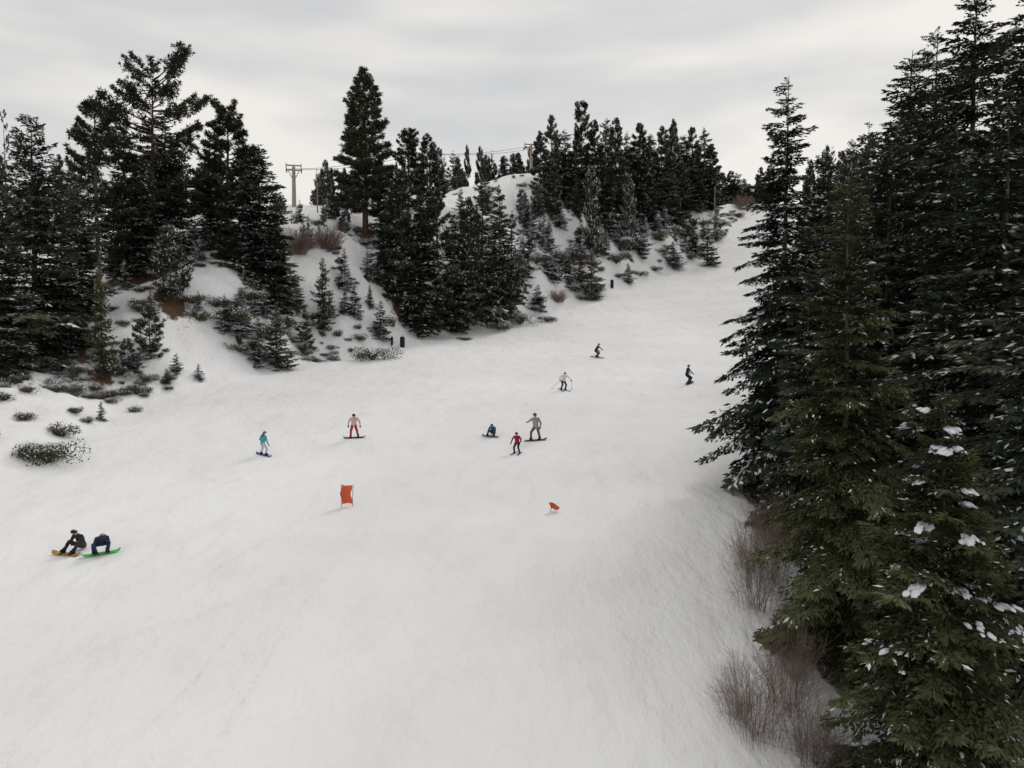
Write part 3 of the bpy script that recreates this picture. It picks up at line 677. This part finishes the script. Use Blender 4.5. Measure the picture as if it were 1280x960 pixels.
# ------------------------------------------------------------ markers
M_or=clothmat("orange_fabric",(.68,.14,.06)); M_pl=mat("grey_stake",(.25,.2,.18),.6)
def banner(u,v):
    p=P(u,v); root=link(bpy.data.objects.new("orange_slow_banner",None)); root.location=p; root.rotation_euler=(0,0,.25)
    nu,nv=14,18; V=[]
    for i_ in range(nv):
        for j_ in range(nu):
            a_=j_/(nu-1);b_=i_/(nv-1)
            x=-.24+.48*a_-.05*math.sin(b_*3); V.append((x+.03*math.sin(b_*9),.10*math.sin(a_*3.14)*(1+.4*math.sin(b_*5))+.02*math.sin(a_*14+b_*5),.12+.88*b_-.05*math.sin(a_*3.14)*(b_-.5)+.06*(a_<.1)*b_))
    Fq=[(i_*nu+j_,i_*nu+j_+1,(i_+1)*nu+j_+1,(i_+1)*nu+j_) for i_ in range(nv-1) for j_ in range(nu-1)]
    G=Geo();G.add(np.array(V),np.array(Fq),0)
    c=link(bpy.data.objects.new("fabric",G.build("fabric",[M_or],True))); c.parent=root
    G=Geo(); G.tube([(-.25,0,-.2),(-.26,.0,.4),(-.27,.0,1.05)],.014,8,0,cap=True); G.tube([(.24,0,-.2),(.25,0,.5),(.29,.0,1.02)],.014,8,0,cap=True)
    c=link(bpy.data.objects.new("stakes",G.build("stakes",[M_pl],True))); c.parent=root
banner(434,634)
p=P(692,640); root=link(bpy.data.objects.new("orange_marker_flag",None)); root.location=p; root.rotation_euler=(0,0,.5)
V=[];nu=8
for i_ in range(nu):
    for j_ in range(nu):
        a_=j_/(nu-1);b_=i_/(nu-1); V.append((-.17+.34*a_+.05*math.sin(b_*4),.14*math.sin(a_*3.1+b_*2)-.05,.1+.30*b_*(1-.25*a_)+.05*math.sin(a_*5)))
Fq=[(i_*nu+j_,i_*nu+j_+1,(i_+1)*nu+j_+1,(i_+1)*nu+j_) for i_ in range(nu-1) for j_ in range(nu-1)]
G=Geo();G.add(np.array(V),np.array(Fq),0); G.tube([(-.16,.0,-.2),(-.14,.0,.2),(-.12,.0,.42)],.012,6,1,cap=True)
o=link(bpy.data.objects.new("flag_cloth",G.build("flag_cloth",[M_or,M_pl],True))); o.parent=root
o.modifiers.new("s",'SOLIDIFY').thickness=.012
def padpost(u,v,hpx,wpx):
    p=P(u,v); s=p[1]/F; hh=hpx*s; r=wpx*s/2; G=Geo()
    G.tube([(0,0,-.3),(0,0,.05),(0,0,.1),(0,0,hh-.08),(0,0,hh)],[r*.8,r*.9,r,r,r*.75],12,0,cap=True); G.tube([(0,0,hh*.3),(0,0,hh*.36)],[r*1.06]*2,12,1); G.tube([(0,0,hh*.7),(0,0,hh*.76)],[r*1.06]*2,12,1); G.tube([(0,0,hh),(0,0,hh+.15)],.03,6,1,cap=True)
    o=link(bpy.data.objects.new("padded_post",G.build("padded_post",[cl("pad",(.02,.016,.02)),mat("strap",(.06,.03,.03))]))); o.location=p
padpost(503,434,13,6); padpost(765,360,10,4); padpost(490,432,11,3)
# lift towers and cable
M_tw=mat("tower_paint",(.42,.37,.28),.6)
M_cab=mat("cable",(.05,.05,.05),.5)
tops=[]
def tower(u,vt,d,w=2.2,rot=.0):
    x,y,zt=sight(u,vt,d); zb=min(h1(x,y),zt-3)-.5; root=link(bpy.data.objects.new("chairlift_tower",None)); root.location=(x,y,zb); root.rotation_euler=(0,0,rot)
    hh=zt-zb; G=Geo(); G.tube([(0,0,0),(0,0,hh-.3)],[.36,.26],14,0,cap=True)
    for zz in (0,-.7):
        for yy in (-.12,.12): G.tube([(-w*.85,yy,hh+zz-.1),(w*.85,yy,hh+zz-.1)],[.09,.09],4,0,cap=True)
    for sx in (-1,1):
        G.tube([(sx*w*.6,0,hh-.85),(sx*w*.2,0,hh-2)],.07,6,0)
        G.tube([(sx*w*.8,0,hh-.9),(sx*w*.8,0,hh+.2)],.09,6,0,cap=True)
        for yy in np.linspace(-1.1,1.1,5):
            a_=np.linspace(0,6.283,13); G.tube(np.stack([0*a_+sx*w*.8,yy+.17*np.cos(a_),hh-.9+.17*np.sin(a_)],1),.05,5,1)
        G.tube([(sx*w*.8+.09,-1.2,hh-.9),(sx*w*.8+.09,1.2,hh-.9)],.06,5,0,cap=True)
    for k in range(int(hh/.4)): G.tube([(-.17,-.42,.4*k+.5),(.17,-.42,.4*k+.5)],.02,4,1)
    o=link(bpy.data.objects.new("tower_frame",G.build("tower_frame",[M_tw,M_cab]))); o.parent=root
    for sx in (-1,1):
        q=Matrix.Rotation(rot,4,'Z')@Vector((sx*w*.8,0,0)); tops.append((x+q.x,y+q.y,zb+hh-.7))
tower(367,206,125,1.4,.25); tower(511,186,146,1.6,.25); tower(664,180,168,1.7,.25)
G=Geo()
for k in (0,1):
    prev=[tops[i_*2+k] for i_ in range(3)]+[(tops[4+k][0]+50,tops[4+k][1]+70,tops[4+k][2]+2)]
    for a_,b_ in zip(prev[:-1],prev[1:]):
        t=np.linspace(0,1,16); a_=np.array(a_);b_=np.array(b_); L=a_+(b_-a_)*t[:,None]; L[:,2]-=4*t*(1-t)*.8; G.tube(L,.035,5,0)
link(bpy.data.objects.new("chairlift_cable",G.build("cable",[M_cab])))
for (u,v0,v1,r) in [(893,282,232,.12),(397,262,228,.1)]:
    p=hit(u,v0+4) or sight(u,v0,120)
    d=p[1]; hh=(v0-v1)/F*d; G=Geo(); G.tube([(0,0,-.5),(0,0,hh)],[r,r*.8],8,0,cap=True); G.tube([(-.35,0,hh-.25),(.35,0,hh-.25)],.05,5,0,cap=True); G.tube([(0,-.02,hh-.1),(0,-.02,hh+.25)],.16,8,0,cap=True)
    o=link(bpy.data.objects.new("lamp_pole",G.build("lamp_pole",[barkmat("weathered_wood",(.25,.18,.12),(.4,.3,.2))]))); o.location=p
# ------------------------------------------------------------ light
SUN_AZ=math.atan2(.56,.82); SUN_EL=math.radians(40)
sd=bpy.data.lights.new("sun",'SUN'); sd.energy=.95; sd.angle=math.radians(18); sd.color=(1,.96,.9)
so=link(bpy.data.objects.new("sun",sd)); dirv=Vector((math.sin(SUN_AZ)*math.cos(SUN_EL),math.cos(SUN_AZ)*math.cos(SUN_EL),math.sin(SUN_EL)))
so.rotation_euler=dirv.to_track_quat('Z','Y').to_euler(); so.location=(0,0,80)
w=bpy.data.worlds.new("World"); scene.world=w; w.use_nodes=True; w.name="sky"; nt=w.node_tree
bg=nt.nodes["Background"]; bg.inputs["Strength"].default_value=1.06
sky=nt.nodes.new("ShaderNodeTexSky"); sky.sky_type='NISHITA'; sky.sun_disc=False; sky.sun_elevation=SUN_EL; sky.sun_rotation=SUN_AZ
sk=nt.nodes.new("ShaderNodeVectorMath"); sk.operation='SCALE'; sk.inputs["Scale"].default_value=.1; nt.links.new(sky.outputs[0],sk.inputs[0])
tc=nt.nodes.new("ShaderNodeTexCoord"); mp=nt.nodes.new("ShaderNodeMapping"); mp.inputs["Scale"].default_value=(1.1,1.3,4.2); mp.inputs["Rotation"].default_value=(0,.16,0); nt.links.new(tc.outputs["Generated"],mp.inputs[0])
n1=nz(nt,1.3,3,.5,mp.outputs[0]); n1.inputs["Distortion"].default_value=.4
n2=nz(nt,3.2,3,.55,mp.outputs[0])
f=mth(nt,'ADD',mth(nt,'MULTIPLY',n1.outputs[0],.72),mth(nt,'MULTIPLY',n2.outputs[0],.28))
cr=ramp(nt,f,[(.36,(.52,.525,.54)),(.49,(.655,.65,.64)),(.6,(.84,.81,.76))])
mx=mixc(nt,.94,sk.outputs[0],cr.outputs[0]); nt.links.new(mx,bg.inputs["Color"])
scene.view_settings.view_transform='Standard'; scene.view_settings.look='None'; scene.view_settings.exposure=0
print("total",time.time()-T0,len(bpy.data.objects))
